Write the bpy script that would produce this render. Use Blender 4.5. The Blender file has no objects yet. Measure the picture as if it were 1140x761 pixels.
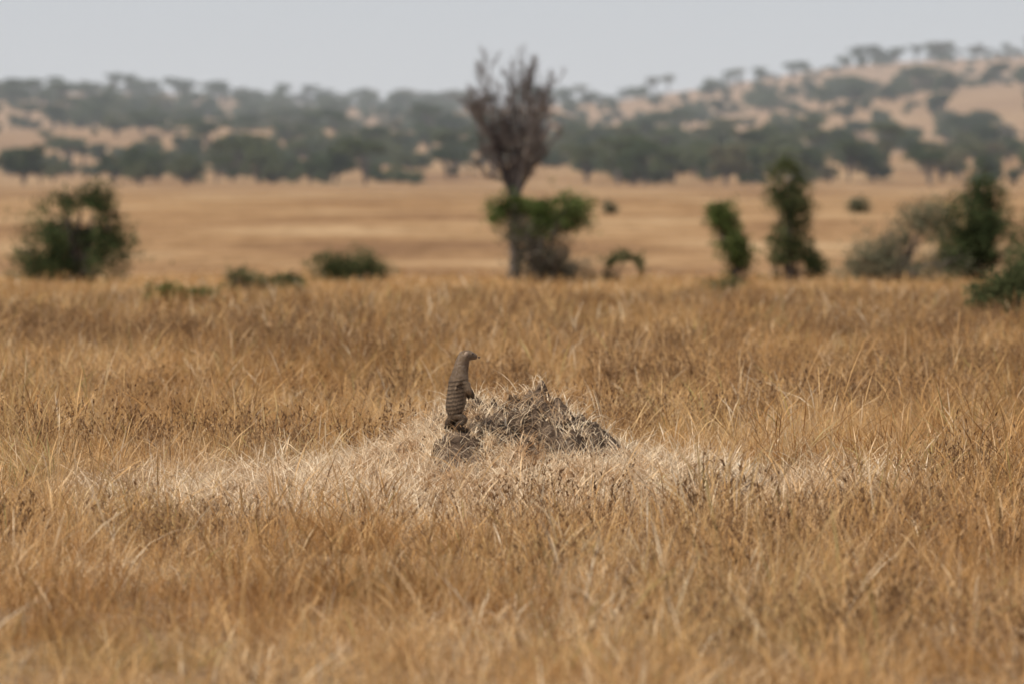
import bpy, bmesh, math, numpy as np
from mathutils import Vector, noise as mnoise
rng=np.random.default_rng(7)
F=6333.0; HOR=180.0; CAMZ=1.6
scene=bpy.context.scene
def link(o,parent=None):
    scene.collection.objects.link(o)
    if parent: o.parent=parent
    return o
# ------------------------------------------------------------ helpers
def np_mesh(name,verts,quads,mat=None,cols=None,smooth=False):
    verts=np.asarray(verts,dtype=np.float32); quads=np.asarray(quads,dtype=np.int32)
    me=bpy.data.meshes.new(name)
    me.vertices.add(len(verts)); me.vertices.foreach_set('co',verts.ravel())
    k=quads.shape[1]
    me.loops.add(quads.size); me.loops.foreach_set('vertex_index',quads.ravel())
    me.polygons.add(len(quads)); me.polygons.foreach_set('loop_start',np.arange(0,quads.size,k,dtype=np.int32))
    if smooth: me.polygons.foreach_set('use_smooth',np.ones(len(quads),dtype=bool))
    me.update(calc_edges=True)
    if cols is not None:
        a=me.color_attributes.new('Col','FLOAT_COLOR','POINT')
        c=np.ones((len(verts),4),dtype=np.float32); c[:,:3]=cols
        a.data.foreach_set('color',c.ravel())
    if mat: me.materials.append(mat)
    return me
class Acc:
    def __init__(s): s.v=[];s.q=[];s.n=0
    def add(s,v,q): s.v.append(v); s.q.append(q+s.n); s.n+=len(v)
    def get(s): return np.concatenate(s.v),np.concatenate(s.q)
def tube(acc,pts,rad,sides=6):
    pts=np.asarray(pts,float); n=len(pts)
    t=np.gradient(pts,axis=0); t/=np.linalg.norm(t,axis=1)[:,None]+1e-9
    ref=np.where(np.abs(t[:,2:3])>.9,np.array([[1.,0,0]]),np.array([[0,0,1.]]))
    a=np.cross(t,ref); a/=np.linalg.norm(a,axis=1)[:,None]; b=np.cross(t,a)
    ang=np.linspace(0,2*np.pi,sides,endpoint=False)
    v=pts[:,None,:]+np.asarray(rad)[:,None,None]*(a[:,None,:]*np.cos(ang)[None,:,None]+b[:,None,:]*np.sin(ang)[None,:,None])
    v=v.reshape(-1,3); i=np.arange(n-1)[:,None]*sides; j=np.arange(sides)[None,:]; j2=(j+1)%sides
    q=np.stack([i+j,i+j2,i+sides+j2,i+sides+j],-1).reshape(-1,4)
    acc.add(v,q)
def blades(base,h,az,lean,w,levels=4,seed=False,curve=1.8):
    n=len(base); t=np.linspace(0,1,levels)
    d=np.stack([np.cos(az),np.sin(az),np.zeros(n)],-1)
    up=np.array([0,0,1.])
    L=lean[:,None]*(t[None,:]**curve)
    ca=np.sqrt(np.maximum(1-(lean[:,None]*t[None,:]*.7)**2,.05))
    p=base[:,None,:]+h[:,None,None]*(t[None,:,None]*ca[:,:,None]*up+L[:,:,None]*d[:,None,:])
    fa=rng.uniform(0,2*np.pi,n)
    s=np.stack([np.cos(fa),np.sin(fa),np.zeros(n)],-1)
    prof=(1-t**2*.85)
    W=w[:,None]*prof[None,:]
    if seed is not False:
        sp=np.array([.7,.6,.5,.5,2.6,.4]) if levels==6 else np.array([.7,.6,.5,2.6,.5])
        W=np.where(seed[:,None],w[:,None]*sp[None,:],W)
    v=np.stack([p-s[:,None,:]*W[:,:,None]*.5,p+s[:,None,:]*W[:,:,None]*.5],2).reshape(-1,3)
    i=(np.arange(n)*levels*2)[:,None]; j=(np.arange(levels-1)*2)[None,:]; b=i+j
    q=np.stack([b,b+1,b+3,b+2],-1).reshape(-1,4)
    return v,q
def smooth(a,b,x):
    t=np.clip((x-a)/(b-a),0,1); return t*t*(3-2*t)
# ------------------------------------------------------------ terrain
MX,MY=-0.03,28.0
cy=np.array([-50,28,50,65,100,140,200,400,690,7000.]); cz=np.array([0,0,-.1,-.27,-.86,-1.45,-1.52,-1.38,-1.2,-1.2])
yy=np.linspace(-50,7000,70501); zz=np.interp(yy,cy,cz)
ker=np.hanning(161); ker/=ker.sum(); zz=np.convolve(np.pad(zz,80,'edge'),ker,'valid')
def ground(x,y):
    x=np.asarray(x,float); y=np.asarray(y,float)
    z=np.interp(y,yy,zz)
    z=z+.025*np.sin(x*.9+y*.23)*np.sin(y*.31-x*.4)*smooth(200,60,y)
    t=np.clip((y-690)/1020,0,1)
    H=20+12*smooth(20,115,x)-2.5*np.exp(-((x-0)/45)**2)+1.2*np.sin(x*.045+.6)+1.5*smooth(-40,-150,x)
    hill=(H+1.2)*(t**1.05)
    hill=hill+t*(1-t)*4*(1.6*np.sin(x*.031+y*.009)+1.3*np.sin(y*.017-x*.02+2))
    return z+hill
def mound(x,y):
    r=np.sqrt(((x-MX)/1.0)**2+((y-MY)/1.0)**2)
    return .25*np.exp(-(r/.50)**3)+.14*np.exp(-(r/1.05)**2)
def hsh(x,y,s):
    return np.array([mnoise.noise(Vector((a*s,b*s,3.3))) for a,b in zip(np.ravel(x),np.ravel(y))]).reshape(np.shape(x))
# ------------------------------------------------------------ materials
def newmat(name):
    m=bpy.data.materials.new(name); m.use_nodes=True
    nt=m.node_tree; nt.nodes.clear(); out=nt.nodes.new('ShaderNodeOutputMaterial')
    return m,nt,out
def N(nt,t,**kw):
    n=nt.nodes.new(t)
    for k,v in kw.items(): setattr(n,k,v)
    return n
def ramp(nt,fac,stops):
    r=nt.nodes.new('ShaderNodeValToRGB'); e=r.color_ramp.elements
    e[0].position=stops[0][0]; e[0].color=(*stops[0][1],1)
    e[1].position=stops[-1][0]; e[1].color=(*stops[-1][1],1)
    for p,c in stops[1:-1]:
        k=e.new(p); k.color=(*c,1)
    nt.links.new(fac,r.inputs[0]); return r.outputs[0]
def mixc(nt,fac,a,b,mode='MIX'):
    m=nt.nodes.new('ShaderNodeMix'); m.data_type='RGBA'; m.blend_type=mode
    for s,i in ((fac,0),(a,6),(b,7)):
        if isinstance(s,(int,float)): m.inputs[i].default_value=s
        elif isinstance(s,tuple): m.inputs[i].default_value=(*s,1)
        else: nt.links.new(s,m.inputs[i])
    return m.outputs[2]
def pnoise(nt,scale,detail=3,vec=(1,1,1),rough=.5):
    g=nt.nodes.new('ShaderNodeNewGeometry'); m=nt.nodes.new('ShaderNodeMapping'); m.inputs['Scale'].default_value=vec
    nt.links.new(g.outputs['Position'],m.inputs['Vector'])
    n=nt.nodes.new('ShaderNodeTexNoise'); n.inputs['Scale'].default_value=scale; n.inputs['Detail'].default_value=detail; n.inputs['Roughness'].default_value=rough
    nt.links.new(m.outputs[0],n.inputs['Vector']); return n.outputs[0]
def yrange(nt,a,b):
    g=nt.nodes.new('ShaderNodeNewGeometry'); s=nt.nodes.new('ShaderNodeSeparateXYZ'); nt.links.new(g.outputs['Position'],s.inputs[0])
    mr=N(nt,'ShaderNodeMapRange'); mr.inputs[1].default_value=a; mr.inputs[2].default_value=b; nt.links.new(s.outputs[1],mr.inputs[0]); return mr.outputs[0]
def leafy(name,colfn,trans=.35):
    m,nt,out=newmat(name); c=colfn(nt)
    d=nt.nodes.new('ShaderNodeBsdfDiffuse'); t=nt.nodes.new('ShaderNodeBsdfTranslucent'); x=nt.nodes.new('ShaderNodeMixShader')
    nt.links.new(c,d.inputs[0]); nt.links.new(c,t.inputs[0]); x.inputs[0].default_value=trans
    nt.links.new(d.outputs[0],x.inputs[1]); nt.links.new(t.outputs[0],x.inputs[2]); nt.links.new(x.outputs[0],out.inputs[0]); return m
def grasscol(nt):
    at=N(nt,'ShaderNodeAttribute',attribute_name='Col')
    p=ramp(nt,pnoise(nt,.42,5,rough=.68),[(.34,(.46,.33,.23)),(.46,(.93,.83,.73)),(.60,(1.13,1.13,1.13))])
    g0=nt.nodes.new('ShaderNodeNewGeometry'); vd=N(nt,'ShaderNodeVectorMath',operation='DISTANCE'); vd.inputs[1].default_value=(MX-.1,MY-.5,.1); nt.links.new(g0.outputs['Position'],vd.inputs[0])
    mr=N(nt,'ShaderNodeMapRange'); mr.inputs[1].default_value=1.0; mr.inputs[2].default_value=2.4; nt.links.new(vd.outputs['Value'],mr.inputs[0])
    p=mixc(nt,mr.outputs[0],(1.0,1.0,1.0),p)
    c=mixc(nt,1.0,at.outputs[0],p,'MULTIPLY')
    g=ramp(nt,pnoise(nt,.75,3),[(.54,(0,0,0)),(.72,(.45,.45,.45))])
    gm=mixc(nt,mr.outputs[0],(0,0,0),g)
    return mixc(nt,gm,c,(.36,.32,.14))
M_grass=leafy('dry_grass_blades',grasscol,.35)
def strawcol(nt):
    a=ramp(nt,pnoise(nt,38,2),[(.3,(.54,.38,.22)),(.5,(.86,.68,.46)),(.7,(.95,.83,.63))])
    p=ramp(nt,pnoise(nt,5.5,3),[(.38,(.62,.48,.36)),(.54,(1,1,1))])
    return mixc(nt,1.0,a,p,'MULTIPLY')
M_straw=leafy('bleached_straw',strawcol,.35)
def folcol(c1,c2,c3):
    def f(nt):
        return ramp(nt,pnoise(nt,1.7,3),[(.3,c1),(.5,c2),(.7,c3)])
    return f
M_leafdark=leafy('leaves_dark',folcol((.035,.048,.022),(.072,.09,.038),(.12,.14,.06)),.35)
M_leafgreen=leafy('leaves_green',folcol((.06,.08,.024),(.11,.14,.044),(.165,.19,.068)),.4)
M_leafgrey=leafy('leaves_grey',folcol((.11,.11,.065),(.17,.163,.10),(.22,.20,.13)),.3)
M_leafolive=leafy('leaves_olive',folcol((.055,.065,.028),(.105,.115,.05),(.15,.15,.072)),.35)
def far_hazecol(nt):
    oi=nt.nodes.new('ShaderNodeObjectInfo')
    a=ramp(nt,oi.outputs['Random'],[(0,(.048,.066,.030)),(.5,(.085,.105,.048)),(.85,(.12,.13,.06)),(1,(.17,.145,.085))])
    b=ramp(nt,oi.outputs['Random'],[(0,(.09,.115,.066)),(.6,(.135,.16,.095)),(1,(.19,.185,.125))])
    return mixc(nt,yrange(nt,720,1700),a,b)  # aerial haze painted into the leaf colour: paler and greyer with distance
M_far=leafy('far_leaves_haze_tinted',far_hazecol,.3)
def barkmat(name,c1,c2):
    m,nt,out=newmat(name); b=N(nt,'ShaderNodeBsdfPrincipled'); b.inputs['Roughness'].default_value=.9
    nt.links.new(ramp(nt,pnoise(nt,12,3),[(.3,c1),(.7,c2)]),b.inputs['Base Color']); nt.links.new(b.outputs[0],out.inputs[0]); return m
M_bark=barkmat('bark',(.07,.052,.042),(.15,.12,.095))
M_dead=barkmat('dead_wood',(.095,.075,.066),(.175,.142,.122))
m,nt,out=newmat('savanna_soil_and_grass'); M_ground=m
b=N(nt,'ShaderNodeBsdfPrincipled'); b.inputs['Roughness'].default_value=.95; b.inputs['Specular IOR Level'].default_value=.1
near=ramp(nt,pnoise(nt,6,4),[(.3,(.14,.085,.045)),(.7,(.30,.19,.10))])
far=ramp(nt,pnoise(nt,.06,7,(1,.45,1),.66),[(.38,(.22,.12,.056)),(.5,(.315,.183,.084)),(.62,(.40,.26,.135))])
far2=ramp(nt,pnoise(nt,1.0,4,(1,.3,1),.65),[(.38,(.70,.66,.60)),(.58,(1.07,1.07,1.07))])
far=mixc(nt,1.0,far,far2,'MULTIPLY')
far=mixc(nt,yrange(nt,690,1300),far,(.29,.185,.11))  # hill soil blends with depth into a haze tone painted in the colour
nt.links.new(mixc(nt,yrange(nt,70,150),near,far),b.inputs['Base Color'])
bp=N(nt,'ShaderNodeBump'); bp.inputs['Strength'].default_value=.6; bp.inputs['Distance'].default_value=.15
nt.links.new(pnoise(nt,5,4),bp.inputs['Height']); nt.links.new(bp.outputs[0],b.inputs['Normal']); nt.links.new(b.outputs[0],out.inputs[0])
m,nt,out=newmat('termite_earth'); M_earth=m
b=N(nt,'ShaderNodeBsdfPrincipled'); b.inputs['Roughness'].default_value=.95; b.inputs['Specular IOR Level'].default_value=.1
nt.links.new(ramp(nt,pnoise(nt,14,5),[(.3,(.055,.036,.024)),(.5,(.125,.085,.057)),(.7,(.23,.165,.11))]),b.inputs['Base Color'])
bp=N(nt,'ShaderNodeBump'); bp.inputs['Strength'].default_value=1; bp.inputs['Distance'].default_value=.03
nt.links.new(pnoise(nt,40,5),bp.inputs['Height']); nt.links.new(bp.outputs[0],b.inputs['Normal']); nt.links.new(b.outputs[0],out.inputs[0])
# ------------------------------------------------------------ ground sheet
ys=np.concatenate([np.arange(-20,90,.8),np.arange(90,300,3),np.arange(300,2000,9),np.linspace(2000,7000,40)])
us=np.linspace(-1,1,261)
Y,U=np.meshgrid(ys,us,indexing='ij'); X=U*(25+.55*np.maximum(Y,0)); Z=ground(X,Y)
v=np.stack([X,Y,Z],-1).reshape(-1,3); ny,nx=X.shape
i=(np.arange(ny-1)*nx)[:,None]+np.arange(nx-1)[None,:]
q=np.stack([i,i+1,i+nx+1,i+nx],-1).reshape(-1,4)
link(bpy.data.objects.new('ground',np_mesh('ground',v,q,M_ground,smooth=True)))
# ------------------------------------------------------------ termite mound
gy=27.58; gx=(507-570)*gy/F; GZ=.295
R=np.linspace(0,1.5,150); A=np.linspace(0,2*np.pi,280,endpoint=False)
RR,AA=np.meshgrid(R,A,indexing='ij'); X=MX+RR*np.cos(AA); Y=MY+RR*np.sin(AA)
n1=hsh(X,Y,3.2); n2=hsh(X,Y,8.0); n3=hsh(X,Y,18.); n4=hsh(X,Y,42.)
k=np.exp(-(RR/.75)**2)
Z=ground(X,Y)+mound(X,Y)+k*(.10*n1+.12*n2-.05*smooth(.25,.55,n2)+.075*n3+.025*n4)-.06*smooth(1.1,1.5,RR)
for (lx,ly,lr,lh) in ((MX-.02,MY+.02,.08,.03),(MX+.15,MY+.02,.06,.05),(MX+.26,MY-.08,.05,.05),(MX-.14,MY-.08,.07,.03)):
    Z=Z+lh*np.exp(-(((X-lx)**2+(Y-ly)**2)/lr**2)**2)
for (lx,ly,lr,lh) in ((MX+.10,MY-.30,.08,.14),(MX-.03,MY-.40,.06,.10),(MX+.22,MY-.36,.06,.10)):
    Z=Z-lh*np.exp(-(((X-lx)**2+(Y-ly)**2)/lr**2)**1.5)
wgt=np.exp(-(((X-gx-.015)**2+(Y-gy)**2)/.11**2)**1.5); Z=Z*(1-wgt)+(GZ+.006*n4)*wgt
v=np.stack([X,Y,Z],-1).reshape(-1,3); nr,na=X.shape
i=np.arange(nr-1)[:,None]*na; j=np.arange(na)[None,:]; j2=(j+1)%na
q=np.stack([i+j,i+j2,i+na+j2,i+na+j],-1).reshape(-1,4)
mo=link(bpy.data.objects.new('termite_mound',np_mesh('termite_mound',v,q,M_earth,smooth=True)))
from mathutils.bvhtree import BVHTree
bvh=BVHTree.FromPolygons([tuple(a) for a in v],[tuple(int(k) for k in a) for a in q])
def surf(x,y):
    h=bvh.ray_cast(Vector((x,y,5)),Vector((0,0,-1)))
    return h[0].z if h[0] is not None else float(ground(x,y))
# ------------------------------------------------------------ bleached straw over the mound
nc=700; cr_=np.abs(rng.normal(0,.85,nc)); ca_=rng.uniform(0,2*np.pi,nc)
ccx=MX-.14+cr_*1.1*np.cos(ca_); ccy=MY-.35+cr_*1.15*np.sin(ca_); caz=rng.uniform(0,6.28,nc); chh=rng.uniform(.5,1.5,nc)
n=30000; ci=rng.integers(0,nc,n); sg=.07
x=ccx[ci]+rng.normal(0,sg,n); y=ccy[ci]+rng.normal(0,sg,n)
rr=np.hypot(x-MX,y-MY)
core=np.exp(-(((x-MX+.02)/.33)**2+((y-MY+.24)/.30)**2))
keep=rng.random(n)<(1-.90*core)*np.where(rr<.35,.6,1)
keep&=~((np.abs(x-gx-.015)<.12)&(y<gy+.08)&(y>gy-.38)&(rng.random(n)<.93))
x=x[keep];y=y[keep];ci=ci[keep];n=len(x); rr=np.hypot(x-MX,y-MY)
z=np.array([surf(a_,b_) for a_,b_ in zip(x,y)])
az=np.where(rng.random(n)<.6,caz[ci]+rng.normal(0,.7,n),rng.uniform(0,6.28,n))
lean=np.clip(rng.normal(1.2,.5,n),.15,2.3)
h=rng.uniform(.05,.15,n)*chh[ci]*(.72+.6*smooth(.3,1.3,rr))
v,q=blades(np.stack([x,y,z-.005],-1),h,az,lean,rng.uniform(.003,.007,n),5,curve=1.2)
acc=Acc(); acc.add(v,q)
n=520; x=MX+.02+rng.normal(.0,.34,n); y=MY-.18+rng.normal(0,.3,n); ok=(np.abs(x-gx-.01)>.09)|(y>gy+.12); x=x[ok];y=y[ok];n=len(x)
z=np.array([surf(a_,b_) for a_,b_ in zip(x,y)])
v,q=blades(np.stack([x,y,z],-1),rng.uniform(.05,.17,n),rng.uniform(0,6.28,n),rng.uniform(.5,2.4,n),rng.uniform(.0035,.0065,n),5,curve=1.6)
acc.add(v,q)
v,q=acc.get()
link(bpy.data.objects.new('mound_straw',np_mesh('mound_straw',v,q,M_straw)))
# ------------------------------------------------------------ instancing
def instancer(name,pts,scl,rot,idx,coll):
    me=bpy.data.meshes.new(name); me.vertices.add(len(pts)); me.vertices.foreach_set('co',np.asarray(pts,np.float32).ravel())
    a=me.attributes.new('scl','FLOAT_VECTOR','POINT'); a.data.foreach_set('vector',np.asarray(scl,np.float32).ravel())
    a=me.attributes.new('rot','FLOAT_VECTOR','POINT'); a.data.foreach_set('vector',np.asarray(rot,np.float32).ravel())
    a=me.attributes.new('idx','INT','POINT'); a.data.foreach_set('value',np.asarray(idx,np.int32))
    o=link(bpy.data.objects.new(name,me))
    ng=bpy.data.node_groups.new(name+'_nodes','GeometryNodeTree')
    ng.interface.new_socket('Geometry',in_out='INPUT',socket_type='NodeSocketGeometry')
    ng.interface.new_socket('Geometry',in_out='OUTPUT',socket_type='NodeSocketGeometry')
    gi=ng.nodes.new('NodeGroupInput'); go=ng.nodes.new('NodeGroupOutput')
    ip=ng.nodes.new('GeometryNodeInstanceOnPoints'); ci=ng.nodes.new('GeometryNodeCollectionInfo')
    ci.inputs['Collection'].default_value=coll; ci.inputs['Separate Children'].default_value=True; ci.inputs['Reset Children'].default_value=True
    def na(nm,dt):
        k=ng.nodes.new('GeometryNodeInputNamedAttribute'); k.data_type=dt; k.inputs['Name'].default_value=nm; return k.outputs['Attribute']
    L=ng.links.new
    L(gi.outputs[0],ip.inputs['Points']); L(ci.outputs[0],ip.inputs['Instance']); ip.inputs['Pick Instance'].default_value=True
    L(na('idx','INT'),ip.inputs['Instance Index']); L(na('rot','FLOAT_VECTOR'),ip.inputs['Rotation']); L(na('scl','FLOAT_VECTOR'),ip.inputs['Scale'])
    L(ip.outputs[0],go.inputs[0])
    md=o.modifiers.new('scatter','NODES'); md.node_group=ng
    return o
PAL=np.array([(.42,.245,.095),(.53,.325,.14),(.61,.385,.175),(.67,.445,.215),(.77,.57,.34),(.88,.73,.51),(.27,.155,.075),(.43,.37,.15)])
PW=np.array([.15,.22,.22,.17,.11,.06,.09,.03])
def grass_area(size,dens,wm,hm):
    n=int(size*size*dens); nc=max(4,int(size*size*11)); c=rng.uniform(0,size,(nc,2)); chm=rng.uniform(.45,1.45,nc); cr=rng.uniform(.03,.10,nc)
    ci=rng.integers(0,nc,n); b=c[ci]+rng.normal(size=(n,2))*cr[ci][:,None]; u=rng.random(n)<.32; b[u]=rng.uniform(0,size,(u.sum(),2)); b=np.mod(b,size)
    hmul=np.where(u,.7,chm[ci]); away=np.arctan2(b[:,1]-c[ci,1],b[:,0]-c[ci,0])
    tall=rng.random(n)<.09
    h=np.where(tall,rng.uniform(.22,.40,n),rng.uniform(.07,.24,n))*hmul*hm
    az=np.where(rng.random(n)<.45,away+rng.normal(0,.8,n),rng.uniform(0,6.28,n))
    lean=np.where(tall,rng.uniform(.1,1.0,n),rng.uniform(.15,1.8,n)); broken=rng.random(n)<.11; lean=np.where(broken,rng.uniform(1.6,2.9,n),lean)
    w=np.where(tall,.0021,rng.uniform(.0017,.0038,n))*wm
    ccol=rng.choice(len(PAL),nc,p=PW/PW.sum()); bcol=rng.choice(len(PAL),n,p=PW/PW.sum())
    col=PAL[np.where(rng.random(n)<.5,ccol[ci],bcol)]*rng.uniform(.82,1.14,n)[:,None]
    return b,h,az,lean,w,tall,col
def tiles(prefix,size,dens,wm,hm,count):
    coll=bpy.data.collections.new(prefix+'_tiles')
    for k in range(count):
        b,h,az,lean,w,tall,col=grass_area(size,dens,wm,hm)
        base=np.stack([b[:,0]-size/2,b[:,1]-size/2,np.full(len(b),-.02)],-1)
        v,q=blades(base,h,az,lean,w,5,seed=tall)
        coll.objects.link(bpy.data.objects.new('%s_%d'%(prefix,k),np_mesh('%s_%d'%(prefix,k),v,q,M_grass,cols=np.repeat(col,10,0))))
    return coll
def layout(size,y0,y1,kx,mx):
    out=[]
    for yy_ in np.arange(y0+size/2,y1,size):
        m_=kx*(yy_+size/2)+mx; nx_=int(math.ceil(m_/size))
        for i_ in range(-nx_,nx_+1): out.append((i_*size,yy_))
    return np.array(out)
def put(name,coll,T,count,hvar):
    x,y=T[:,0],T[:,1]; n=len(T)
    e=.3; sx=(ground(x+e,y)-ground(x-e,y))/(2*e); sy=(ground(x,y+e)-ground(x,y-e))/(2*e)
    kq=rng.integers(0,4,n); rz=kq*np.pi/2
    c,s=np.cos(rz),np.sin(rz); lx=c*sx+s*sy; ly=-s*sx+c*sy
    rot=np.stack([np.arctan(ly),-np.arctan(lx),rz],-1)
    hs_=1+hvar*hsh(x,y,.35)*1.6
    instancer(name,np.stack([x,y,ground(x,y)],-1),np.stack([np.ones(n),np.ones(n),hs_],-1),rot,rng.integers(0,count,n),coll)
T=layout(1.0,10,50,.12,1.2)
nearm=(np.abs(T[:,0]-MX)<3.1)&(T[:,1]-MY<2.6)&(T[:,1]-MY>-4.1)
put('dry_grass',tiles('grass_a',1.0,1500,1.0,1.0,12),T[~nearm],12,.4)
put('dry_grass',tiles('grass_b',2.0,620,1.7,.95,6),layout(2.0,50,90,.12,1.5),6,.3)
put('dry_grass',tiles('grass_c',4.0,130,4.0,.8,5),layout(4.0,90,150,.12,3),5,.3)
acc=Acc(); cols=[]
for (tx,ty) in T[nearm]:
    b,h,az,lean,w,tall,col=grass_area(1.0,1500,1.0,1.0)
    x=b[:,0]+tx-.5; y=b[:,1]+ty-.5
    dy=y-MY+.55; dx=x-MX+.14
    r=np.hypot(dx/np.where(dx>0,1.0,1.12),dy/np.where(dy<0,1.15,1.0))+.6*hsh(x,y,1.3)
    f=smooth(.7,2.7,r)*.62+.38; ok=(np.hypot(x-MX,y-MY)>.75)&(rng.random(len(x))<.4+.6*smooth(.9,1.9,r))
    pale=(smooth(2.5,1.0,r)*.85)[:,None]; col=col*(1-pale)+(np.array([.86,.69,.47])*rng.uniform(.62,1.1,len(x))[:,None])*pale
    z=ground(x,y)-.02; z=np.where(np.hypot(x-MX,y-MY)<1.5,np.array([surf(a_,b_) for a_,b_ in zip(x,y)])-.01,z)
    v,q=blades(np.stack([x,y,z],-1)[ok],(h*f)[ok],az[ok],lean[ok]*(1+.35*pale[ok,0]),w[ok]*(1.1+.6*pale[ok,0]),5,seed=tall[ok]); acc.add(v,q); cols.append(np.repeat(col[ok],10,0))
v,q=acc.get(); link(bpy.data.objects.new('short_dry_grass',np_mesh('short_dry_grass',v,q,M_grass,cols=np.concatenate(cols))))
wc=bpy.data.collections.new('weed_tufts')
def weedcol(nt):
    oi=nt.nodes.new('ShaderNodeObjectInfo')
    return ramp(nt,oi.outputs['Random'],[(0,(.13,.07,.035)),(.6,(.26,.15,.075)),(1,(.42,.27,.14))])
M_weed=leafy('dead_weed',weedcol,.2)
for k in range(5):
    acc=Acc()
    n=16; rr=np.sqrt(rng.random(n))*.14; aa=rng.uniform(0,6.28,n)
    base=np.stack([rr*np.cos(aa),rr*np.sin(aa),np.zeros(n)],-1); h=rng.uniform(.2,.40,n)
    az=aa+rng.normal(0,.6,n); lean=rng.uniform(.05,.6,n)
    v,q=blades(base,h,az,lean,np.full(n,.003),6); acc.add(v,q)
    m_=110; s_=rng.integers(0,n,m_); t=rng.uniform(.5,1,m_)
    d=np.stack([np.cos(az[s_]),np.sin(az[s_]),0*t],-1)
    p=base[s_]+h[s_][:,None]*(np.stack([0*t,0*t,t],-1)*.97+(lean[s_]*t**1.8)[:,None]*d)
    v,q=blades(p,rng.uniform(.010,.03,m_),rng.uniform(0,6.28,m_),rng.uniform(.3,1.2,m_),rng.uniform(.005,.011,m_),6)
    acc.add(v,q)
    v,q=acc.get(); wc.objects.link(bpy.data.objects.new('weed_tuft_%d'%k,np_mesh('weed_tuft_%d'%k,v,q,M_weed)))
n=20000; y=11+77*np.sqrt(rng.random(n)); x=rng.uniform(-1,1,n)*(.12*y+1)
hn=hsh(x+40,y,.5); r=np.hypot((x-MX)/1.1,(y-MY+.7)/1.2)
ok=(hn>.12)&(r>1.7)&(rng.random(n)<np.clip((hn-.06)*3.8,0,.95)); x=x[ok];y=y[ok];n=len(x)
s=rng.uniform(.55,1.05,n)
instancer('dead_weeds',np.stack([x,y,ground(x,y)],-1),np.stack([s,s,s],-1),np.stack([rng.normal(0,.15,n),rng.normal(0,.15,n),rng.uniform(0,6.28,n)],-1),rng.integers(0,5,n),wc)
# ------------------------------------------------------------ foliage builders
def leafquads(c,size):
    n=len(c); a=rng.normal(size=(n,3)); a/=np.linalg.norm(a,axis=1)[:,None]
    b=rng.normal(size=(n,3)); b-=a*(a*b).sum(1)[:,None]; b/=np.linalg.norm(b,axis=1)[:,None]
    L=size*rng.uniform(.6,1.4,n); W=L*rng.uniform(.35,.7,n)
    a=a*L[:,None]*.5; b=b*W[:,None]*.5
    v=np.stack([c-a,c+b,c+a,c-b],1).reshape(-1,3); q=np.arange(n*4).reshape(-1,4); return v,q
def blobpts(blobs,n,depth,clump=.22,seed=0):
    out=[]; w=np.array([b_[2]*b_[3] for b_ in blobs]); w=w/w.sum()
    for (cx,cz,rx,rz),wi in zip(blobs,w):
        k=int(n*wi*1.7); p=rng.normal(size=(k,3)); p/=np.linalg.norm(p,axis=1)[:,None]
        u=p.copy(); p*=(rng.random(k)**.5)[:,None]
        ed=1.12+.75*np.array([mnoise.noise(Vector(a_)*2.6+Vector((cx*3,cz*3,seed))) for a_ in u])
        p*=ed[:,None]; p*=np.where(rng.random(k)<.12,rng.uniform(1,1.3,k),1)[:,None]
        p=p*np.array([rx,depth*(rx+rz)*.5,rz])+np.array([cx,0,cz])
        s=1/clump/2.2
        nn=np.array([mnoise.noise(Vector(a_)*s+Vector((seed*7.1,0,0))) for a_ in p])
        out.append(p[nn>-.14+rng.normal(0,.08,k)])
    return np.concatenate(out)
def plant(name,px,d,blobs_px,nleaf,leaf,mat,base_y,stems=6,clump=.3,depth=.9,bark=None,trunk_r=.05):
    k=d/F; x0=(px-570)*k; z0=float(ground(x0,d))
    blobs=[((bx-px)*k,(base_y-by)*k,rx*k,ry*k) for bx,by,rx,ry in blobs_px]
    e=bpy.data.objects.new(name,None); link(e); e.location=(x0,d,z0)
    pts=blobpts(blobs,nleaf,depth,clump,seed=px*.37); pts=pts[pts[:,2]>-.1]
    v,q=leafquads(pts,leaf)
    o=bpy.data.objects.new('foliage',np_mesh(name+'_foliage',v,q,mat)); link(o,e)
    acc=Acc()
    for bi,(cx,cz,rx,rz) in enumerate(blobs):
        for s in range(stems):
            tx=cx+rng.normal(0,rx*.45); tz=max(cz+rng.normal(0,rz*.4),.1); ty=rng.normal(0,rx*.4)
            t=np.linspace(0,1,7); p=np.stack([tx*t**1.3,ty*t,tz*t**.85],-1)+rng.normal(0,.02,(7,3))*t[:,None]*3; p[0]=(rng.normal(0,.05),rng.normal(0,.05),-.15)
            tube(acc,p,trunk_r*(1-.82*t)*rng.uniform(.6,1),5)
            for _ in range(5):
                u=rng.uniform(.35,.95); b0=p[int(u*6)]; dd=rng.normal(size=3)*.6+np.array([0,0,.4]); ln=rng.uniform(.2,.5)*max(rx,rz)
                tube(acc,[b0,b0+dd*ln*.5+rng.normal(0,.02,3),b0+dd*ln],[trunk_r*.3,trunk_r*.2,trunk_r*.08],4)
    v,q=acc.get(); o=bpy.data.objects.new('branches',np_mesh(name+'_branches',v,q,bark or M_bark,smooth=True)); link(o,e)
    return e
plant('shrub',85,138,[(85,262,46,36),(108,232,22,26),(62,270,44,36),(128,280,28,32),(40,302,34,22),(88,300,60,28),(76,240,22,22),(100,255,30,26)],12500,.085,M_leafdark,326,5)
plant('shrub',388,140,[(388,298,36,20),(368,302,28,17),(410,304,26,16)],3800,.08,M_leafolive,320,4)
plant('leafy_herb',203,76,[(190,324,26,20),(212,322,28,20),(225,318,18,14),(178,320,14,13)],5200,.055,M_leafgreen,340,6,trunk_r=.012)
plant('shrub',290,112,[(260,319,24,19),(300,321,38,16),(322,319,16,13)],4400,.07,M_leafolive,331,4,trunk_r=.02)
plant('shrub',685,141,[(697,300,20,17),(668,304,17,14)],2800,.08,M_leafolive,319,4,trunk_r=.03)
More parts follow.
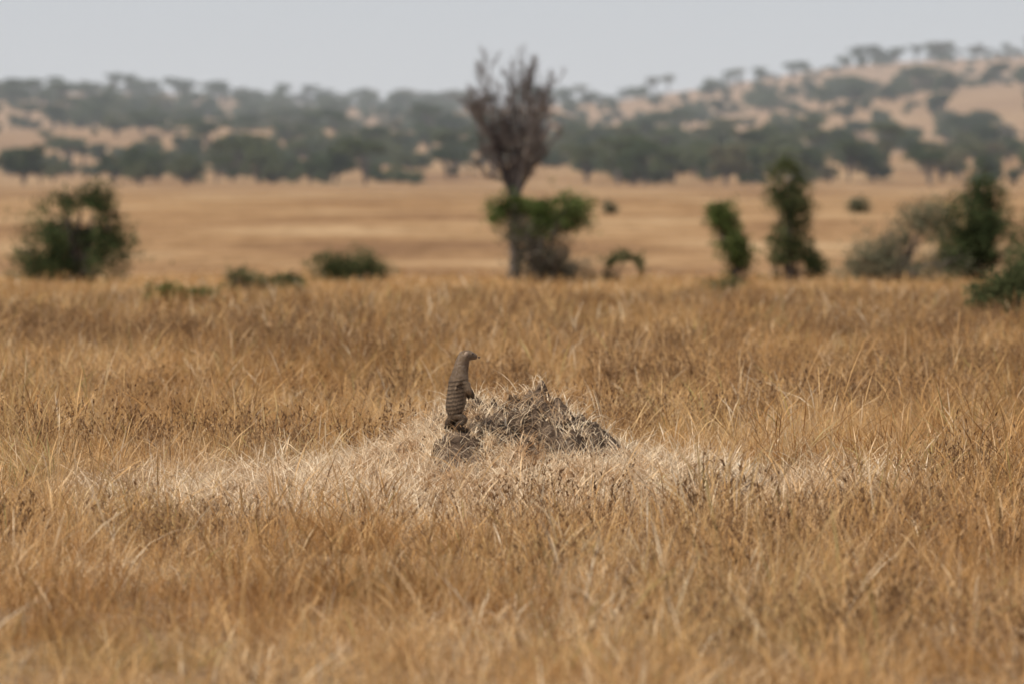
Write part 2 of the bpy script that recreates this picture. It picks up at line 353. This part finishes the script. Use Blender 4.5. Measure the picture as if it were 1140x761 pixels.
plant('sapling',822,139,[(804,243,18,20),(812,265,19,20),(822,285,17,20),(826,303,18,14),(798,232,12,12)],4000,.085,M_leafgreen,318,4)
plant('small_tree',880,142,[(876,208,24,24),(874,190,14,14),(882,232,26,22),(878,262,24,24),(882,290,28,24),(905,298,20,16),(862,298,16,14)],7500,.085,M_leafolive,318,5)
plant('grey_shrub',1000,136,[(1030,245,30,24),(1005,270,44,26),(970,290,32,22),(1010,300,66,20),(955,308,32,14)],6500,.07,M_leafgrey,322,7)
plant('green_bush',1085,138,[(1095,222,28,28),(1075,245,36,28),(1102,258,34,32),(1080,280,46,28),(1060,295,32,22),(1112,285,20,26)],11000,.085,M_leafdark,320,5)
plant('shrub',1122,62,[(1115,332,42,32),(1098,345,32,24),(1138,318,30,28),(1148,345,34,28),(1085,350,20,16)],20000,.042,M_leafolive,360,6,trunk_r=.02,clump=.25)
plant('shrub',1150,135,[(1150,290,30,30),(1160,260,25,25)],3000,.085,M_leafdark,320,4)
plant('shrub',810,105,[(790,318,20,9),(815,317,18,10)],1000,.06,M_leafolive,332,3,trunk_r=.015)
plant('shrub',955,330,[(955,228,14,10)],500,.2,M_leafgrey,238,4)
plant('shrub',675,330,[(677,232,10,8)],300,.2,M_leafgrey,238,3)
# ------------------------------------------------------------ bare tree with bush at its foot
d=140.; k=d/F; x0=(573-570)*k; z0=float(ground(x0,d))
e=bpy.data.objects.new('bare_tree',None); link(e); e.location=(x0,d,z0)
acc=Acc()
def grow(p,dr,ln,r,lev):
    n=6; pts=[p]; rad=[r]; dd=dr.copy()
    for i_ in range(n-1):
        dd=dd+rng.normal(0,.12,3)+np.array([0,0,.06]); dd/=np.linalg.norm(dd)
        pts.append(pts[-1]+dd*ln/(n-1)); rad.append(r*(1-.5*(i_+1)/(n-1)))
    tube(acc,pts,rad,5 if lev<2 else 3)
    if lev>=4: return
    for c in range([5,4,4,5][lev]):
        u=rng.uniform(.3,1); b0=pts[min(int(u*n),n-1)]
        nd=dd+rng.normal(0,.42,3)*np.array([1,1,.6])+np.array([0,0,.2]); nd/=np.linalg.norm(nd)
        grow(b0,nd,ln*rng.uniform(.45,.72),max(r*.45,.0075),lev+1)
tube(acc,[(0,0,-.2),(.02,0,.7),(-.02,.02,1.5),(.0,0,2.4),(.05,0,3.2)],[.16,.14,.12,.10,.06],9)
tube(acc,[(.0,0,.3),(.35,.1,1.0),(.6,.1,1.7),(.7,.1,2.1)],[.09,.07,.05,.03],7)
starts=[(-.02,.02,1.5),(0,0,1.8),(0,0,2.1),(0,0,2.35)]
for (tx,tz) in ((-1.12,4.5),(-.95,4.2),(-.8,4.6),(-.5,4.3),(-.3,4.1),(-.05,4.5),(.2,4.7),(.45,4.85),(.64,4.6),(.8,4.3),(.1,4.0),(-.7,3.8),(.45,3.9),(.42,3.2),(-.42,3.2),(-.25,2.9),(.3,2.8)):
    s0=np.array(starts[rng.integers(0,4)],float); tg=np.array([tx*.87,rng.normal(0,.45),tz*.95]); mid=s0+(tg-s0)*.5+np.array([-tx*.12,0,.1])
    t=np.linspace(0,1,6)[:,None]; p=(1-t)**2*s0+2*t*(1-t)*mid+t*t*tg
    tube(acc,p,np.linspace(.055,.022,6),6)
    for c in range(5):
        b0=p[rng.integers(2,6)]; dr=(tg-mid)/np.linalg.norm(tg-mid)+rng.normal(0,.28,3); dr/=np.linalg.norm(dr)
        grow(b0,dr,rng.uniform(.45,.75),.02,1)
v,q=acc.get()
link(bpy.data.objects.new('trunk_and_branches',np_mesh('bare_tree_wood',v,q,M_dead,smooth=True)),e)
plant('spreading_bush',603,139.2,[(575,228,34,19),(605,230,42,21),(638,236,24,18),(560,238,18,14),(600,250,50,18)],7400,.085,M_leafgreen,318,5)
plant('dead_brush',610,138.6,[(615,285,38,28),(600,300,42,20),(585,262,26,20),(632,296,26,22)],4200,.07,leafy('leaves_brown',folcol((.06,.052,.036),(.10,.088,.062),(.14,.122,.085)),.2),318,9)
# ------------------------------------------------------------ distant trees
tc=bpy.data.collections.new('distant_tree_kinds')
def fartree(name,kind):
    acc=Acc()
    if kind=='acacia':
        blobs=[(rng.uniform(-2.6,2.6),rng.uniform(3.9,5.2),rng.uniform(1.1,1.9),rng.uniform(.35,.65)) for _ in range(8)]
    elif kind=='round':
        blobs=[(rng.uniform(-1.6,1.6),rng.uniform(1.4,4.2),rng.uniform(.9,1.6),rng.uniform(.7,1.2)) for _ in range(8)]
    else:
        blobs=[(rng.uniform(-1.8,1.8),rng.uniform(.6,1.6),rng.uniform(.9,1.5),rng.uniform(.5,.9)) for _ in range(5)]
    P=[]
    for b_ in blobs:
        kk=240; p=rng.normal(size=(kk,3)); p/=np.linalg.norm(p,axis=1)[:,None]; p*=(rng.random(kk)**.4)[:,None]
        oy=rng.uniform(-1.6,1.6)
        P.append(p*np.array([b_[2],b_[2],b_[3]])+np.array([b_[0],oy,b_[1]]))
        zt=b_[1]; tube(acc,[(0,0,-.4),(b_[0]*.15,oy*.15,zt*.4),(b_[0]*.9,oy*.9,zt*.97)],[.16,.12,.03],5)
    v,q=leafquads(np.concatenate(P),.42)
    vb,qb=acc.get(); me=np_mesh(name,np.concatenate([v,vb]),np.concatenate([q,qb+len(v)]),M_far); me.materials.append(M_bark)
    mi=np.zeros(len(q)+len(qb),np.int32); mi[len(q):]=1; me.polygons.foreach_set('material_index',mi)
    tc.objects.link(bpy.data.objects.new(name,me))
kinds=['acacia']*3+['round']*5+['shrub']*3
for i_,kd in enumerate(kinds): fartree('far_tree_%d'%i_,kd)
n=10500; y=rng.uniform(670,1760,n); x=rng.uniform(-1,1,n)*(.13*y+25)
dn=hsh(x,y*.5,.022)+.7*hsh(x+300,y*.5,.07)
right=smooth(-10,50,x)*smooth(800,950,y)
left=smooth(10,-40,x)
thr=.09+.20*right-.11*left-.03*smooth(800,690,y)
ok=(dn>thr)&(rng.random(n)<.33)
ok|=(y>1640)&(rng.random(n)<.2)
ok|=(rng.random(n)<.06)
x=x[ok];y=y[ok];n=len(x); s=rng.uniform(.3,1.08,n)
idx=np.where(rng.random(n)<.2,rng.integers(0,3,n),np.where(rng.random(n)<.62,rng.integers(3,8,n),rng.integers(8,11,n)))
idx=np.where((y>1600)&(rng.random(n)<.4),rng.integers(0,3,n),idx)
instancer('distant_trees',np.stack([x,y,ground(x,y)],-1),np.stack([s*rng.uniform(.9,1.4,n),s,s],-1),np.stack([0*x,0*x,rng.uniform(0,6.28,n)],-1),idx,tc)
# ------------------------------------------------------------ banded mongoose
V=[];Rr=[];E=[]
def chain(lst,parent=None):
    last=parent
    for p,r_ in lst:
        V.append(p);Rr.append(r_ if isinstance(r_,tuple) else (r_,r_)); i_=len(V)-1
        if last is not None: E.append((last,i_))
        last=i_
    return last
chain([((.0,0,.086),(.056,.052)),((.0,0,.135),(.063,.058)),((.003,0,.190),(.057,.053)),((.009,0,.238),(.049,.048)),((.016,0,.280),(.041,.041)),((.022,-.001,.315),(.036,.036)),
       ((.034,-.003,.348),(.039,.035)),((.060,-.008,.349),(.028,.026)),((.080,-.013,.344),(.0165,.016)),((.093,-.017,.341),(.0105,.0105))])
chain([((-.024,.010,.060),.024),((-.026,.026,.030),.017),((-.024,.05,.016),.013),((-.01,.09,.012),.010),((.01,.13,.012),.007),((.03,.165,.012),.004)],0)
for s in (1,-1):
    chain([((.004,s*.028,.070),.033),((.032,s*.034,.054),.023),((-.008,s*.035,.024),.0155),((.022,s*.037,.008),.0115),((.048,s*.039,.005),.008)],0)
    chain([((.022,s*.036,.228),.022),((.034,s*.046,.195),.017),((.060,s*.032,.180),.012),((.072,s*.024,.164),.010),((.076,s*.020,.150),.006)],3)
me=bpy.data.meshes.new('mongoose_body'); me.from_pydata(V,E,[]); 
tmp=bpy.data.objects.new('mongoose_tmp',me); link(tmp)
sk=tmp.modifiers.new('skin','SKIN'); sk.branch_smoothing=.6
for i_,r_ in enumerate(Rr): me.skin_vertices[0].data[i_].radius=r_
me.skin_vertices[0].data[0].use_root=True
ss=tmp.modifiers.new('sub','SUBSURF'); ss.levels=3; ss.render_levels=3
dg=bpy.context.evaluated_depsgraph_get(); body=bpy.data.meshes.new_from_object(tmp.evaluated_get(dg))
bpy.data.objects.remove(tmp)
nv=len(body.vertices); co=np.empty(nv*3,np.float32); body.vertices.foreach_get('co',co); co=co.reshape(-1,3)
def furcol(c):
    x,y,z=c[:,0],c[:,1],c[:,2]
    base=np.array([.185,.128,.082])+rng.normal(0,.035,len(c))[:,None]
    dark=np.array([.055,.037,.024]); light=np.array([.225,.155,.098])
    cx=np.interp(z,[0,.088,.138,.195,.242,.3],[0,0,.0,.003,.009,.02])
    zz_=z-.25*(x-cx)
    ph=.5+.5*np.sin(zz_*2*np.pi/.0185)
    wv=smooth(.25,.75,ph)[:,None]
    band=dark*(1-wv)+light*wv
    mk=(smooth(.06,.085,z)*smooth(.25,.23,z)*smooth(.035,.008,x-cx))[:,None]
    c_=base*(1-mk)+band*mk
    belly=(smooth(.005,.035,x-cx)*smooth(.06,.1,z)*smooth(.3,.26,z))[:,None]
    c_=c_*(1-belly*.6)+np.array([.34,.245,.155])*belly*.6
    throat=(smooth(.335,.325,z)*smooth(.038,.055,x)*smooth(.28,.3,z))[:,None]
    c_=c_*(1-throat)+np.array([.44,.32,.21])*throat
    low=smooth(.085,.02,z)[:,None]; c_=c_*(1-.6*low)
    paw=(smooth(.05,.062,x)*smooth(.21,.19,z)*smooth(.1,.14,z))[:,None]; c_=c_*(1-.6*paw)
    nose=smooth(.086,.094,x)[:,None]*smooth(.3,.33,z)[:,None]; c_=c_*(1-.8*nose)
    return np.clip(c_,.01,1)
a=body.color_attributes.new('Col','FLOAT_COLOR','POINT'); cc=np.ones((nv,4),np.float32); cc[:,:3]=furcol(co); a.data.foreach_set('color',cc.ravel())
m,nt,out=newmat('mongoose_fur'); b=N(nt,'ShaderNodeBsdfPrincipled'); b.inputs['Roughness'].default_value=.75; b.inputs['Specular IOR Level'].default_value=.2
at=N(nt,'ShaderNodeAttribute',attribute_name='Col'); nt.links.new(at.outputs[0],b.inputs[0]); nt.links.new(b.outputs[0],out.inputs[0]); M_fur=m
body.materials.clear(); body.materials.append(M_fur)
for p in body.polygons: p.use_smooth=True
mg=bpy.data.objects.new('banded_mongoose',body); link(mg)
body.calc_loop_triangles(); nt_=len(body.loop_triangles)
tv=np.empty(nt_*3,np.int32); body.loop_triangles.foreach_get('vertices',tv); tv=tv.reshape(-1,3)
A_,B_,C_=co[tv[:,0]],co[tv[:,1]],co[tv[:,2]]; nn=np.cross(B_-A_,C_-A_); ar=np.linalg.norm(nn,axis=1); nn/=ar[:,None]+1e-12
n=20000; ti=rng.choice(nt_,n,p=ar/ar.sum()); u=rng.random(n);w=rng.random(n); fl=u+w>1; u[fl]=1-u[fl]; w[fl]=1-w[fl]
p=A_[ti]+u[:,None]*(B_-A_)[ti]+w[:,None]*(C_-A_)[ti]; nrm=nn[ti]
down=np.tile(np.array([-.15,0,-1.]),(n,1)); hd=p[:,2]>.3; down[hd]=np.array([-.8,0,-.3]); down-=nrm*(down*nrm).sum(1)[:,None]; down/=np.linalg.norm(down,axis=1)[:,None]+1e-6
ln=np.where(hd,.005,.010)*rng.uniform(.6,1.2,n); ln=np.where((p[:,0]>.065)&hd,.002,ln); ln=np.where(p[:,2]<.03,ln*.6,ln)
dv=down*.85+nrm*.45+rng.normal(0,.15,(n,3)); sd=np.cross(dv,nrm); sd/=np.linalg.norm(sd,axis=1)[:,None]+1e-6; hw=.0006
tip=p+dv*ln[:,None]; v=np.stack([p-sd*hw,p+sd*hw,tip+sd*hw*.2,tip-sd*hw*.2],1).reshape(-1,3)
fc=np.repeat(furcol(p)*rng.uniform(.65,1.45,n)[:,None],4,0)
link(bpy.data.objects.new('fur',np_mesh('mongoose_fur',v,np.arange(n*4).reshape(-1,4),M_fur,cols=fc)),mg)
def sph(name,loc,scl,mat,rot=(0,0,0)):
    bm=bmesh.new(); bmesh.ops.create_uvsphere(bm,u_segments=16,v_segments=10,radius=1); me=bpy.data.meshes.new(name); bm.to_mesh(me); bm.free()
    for p_ in me.polygons: p_.use_smooth=True
    me.materials.append(mat); o=link(bpy.data.objects.new(name,me),mg); o.location=loc; o.scale=scl; o.rotation_euler=rot; return o
m,nt,out=newmat('mongoose_eye'); b=N(nt,'ShaderNodeBsdfPrincipled'); b.inputs['Base Color'].default_value=(.02,.01,.006,1); b.inputs['Roughness'].default_value=.1; nt.links.new(b.outputs[0],out.inputs[0]); M_eye=m
m,nt,out=newmat('mongoose_ear'); b=N(nt,'ShaderNodeBsdfPrincipled'); b.inputs['Base Color'].default_value=(.36,.26,.18,1); b.inputs['Roughness'].default_value=.8; nt.links.new(b.outputs[0],out.inputs[0]); M_ear=m
sph('nose',(.100,-.018,.341),(.0048,.0048,.0042),M_eye)
for s,nm in ((1,'left'),(-1,'right')):
    sph('eye_'+nm,(.063,-.009+s*.0195,.357),(.0045,.0038,.004),M_eye)
    sph('ear_'+nm,(.029,-.003+s*.0295,.355),(.011,.005,.012),M_ear,(0,.3,0))
mg.location=(gx,gy,surf(gx+.01,gy)+.003); mg.rotation_euler=(0,math.radians(2),math.radians(24)); mg.scale=(1.04,1.04,1.05)
# ------------------------------------------------------------ haze in the distance
bm=bmesh.new(); bmesh.ops.create_cube(bm,size=1); me=bpy.data.meshes.new('haze'); bm.to_mesh(me); bm.free()
m,nt,out=newmat('haze'); vs=nt.nodes.new('ShaderNodeVolumeScatter'); vs.inputs['Color'].default_value=(.97,.98,.98,1); vs.inputs['Density'].default_value=.00034; vs.inputs['Anisotropy'].default_value=.0
nt.links.new(vs.outputs[0],out.inputs['Volume']); me.materials.append(m)
hz=link(bpy.data.objects.new('haze',me)); hz.scale=(3000,2000,160); hz.location=(0,400+1000,70)
# ------------------------------------------------------------ light
sd=Vector((-.42,-.28,.0)).normalized(); el=math.radians(56); D=Vector((sd.x*math.cos(el),sd.y*math.cos(el),math.sin(el)))
sl=bpy.data.lights.new('sun','SUN'); sl.energy=4.8; sl.angle=math.radians(.6); sl.color=(1,.945,.86)
so=link(bpy.data.objects.new('sun',sl)); so.rotation_euler=(-D).to_track_quat('-Z','Y').to_euler()
w=bpy.data.worlds.new('World'); scene.world=w; w.use_nodes=True; nt=w.node_tree; bg=nt.nodes['Background']
st=nt.nodes.new('ShaderNodeTexSky'); st.sky_type='NISHITA'; st.sun_disc=False; st.sun_elevation=el; st.sun_rotation=math.atan2(D.x,D.y); st.air_density=1.0; st.dust_density=2.0; st.ozone_density=1.5
tcn=nt.nodes.new('ShaderNodeTexCoord'); sx=nt.nodes.new('ShaderNodeSeparateXYZ'); nt.links.new(tcn.outputs['Generated'],sx.inputs[0])
hzc=ramp(nt,sx.outputs[2],[(0,(1.0,1.0,1.0)),(.03,(.78,.82,.88)),(.3,(.46,.53,.66)),(1,(.27,.35,.49))])
sc=nt.nodes.new('ShaderNodeVectorMath'); sc.operation='SCALE'; sc.inputs[3].default_value=7.9; nt.links.new(hzc,sc.inputs[0])
mx=mixc(nt,.72,st.outputs[0],sc.outputs[0])
nt.links.new(mx,bg.inputs[0]); bg.inputs[1].default_value=.12
# ------------------------------------------------------------ camera
cam=bpy.data.cameras.new('camera'); co_=link(bpy.data.objects.new('camera',cam)); scene.camera=co_
cam.sensor_width=36; cam.lens=200; cam.clip_start=.5; cam.clip_end=12000
co_.location=(0,0,CAMZ); co_.rotation_euler=(math.radians(90)-math.atan((380.5-HOR)/F),0,0)
cam.dof.use_dof=True; cam.dof.focus_distance=27.6; cam.dof.aperture_fstop=4.0
scene.view_settings.view_transform='Standard'; scene.view_settings.look='None'
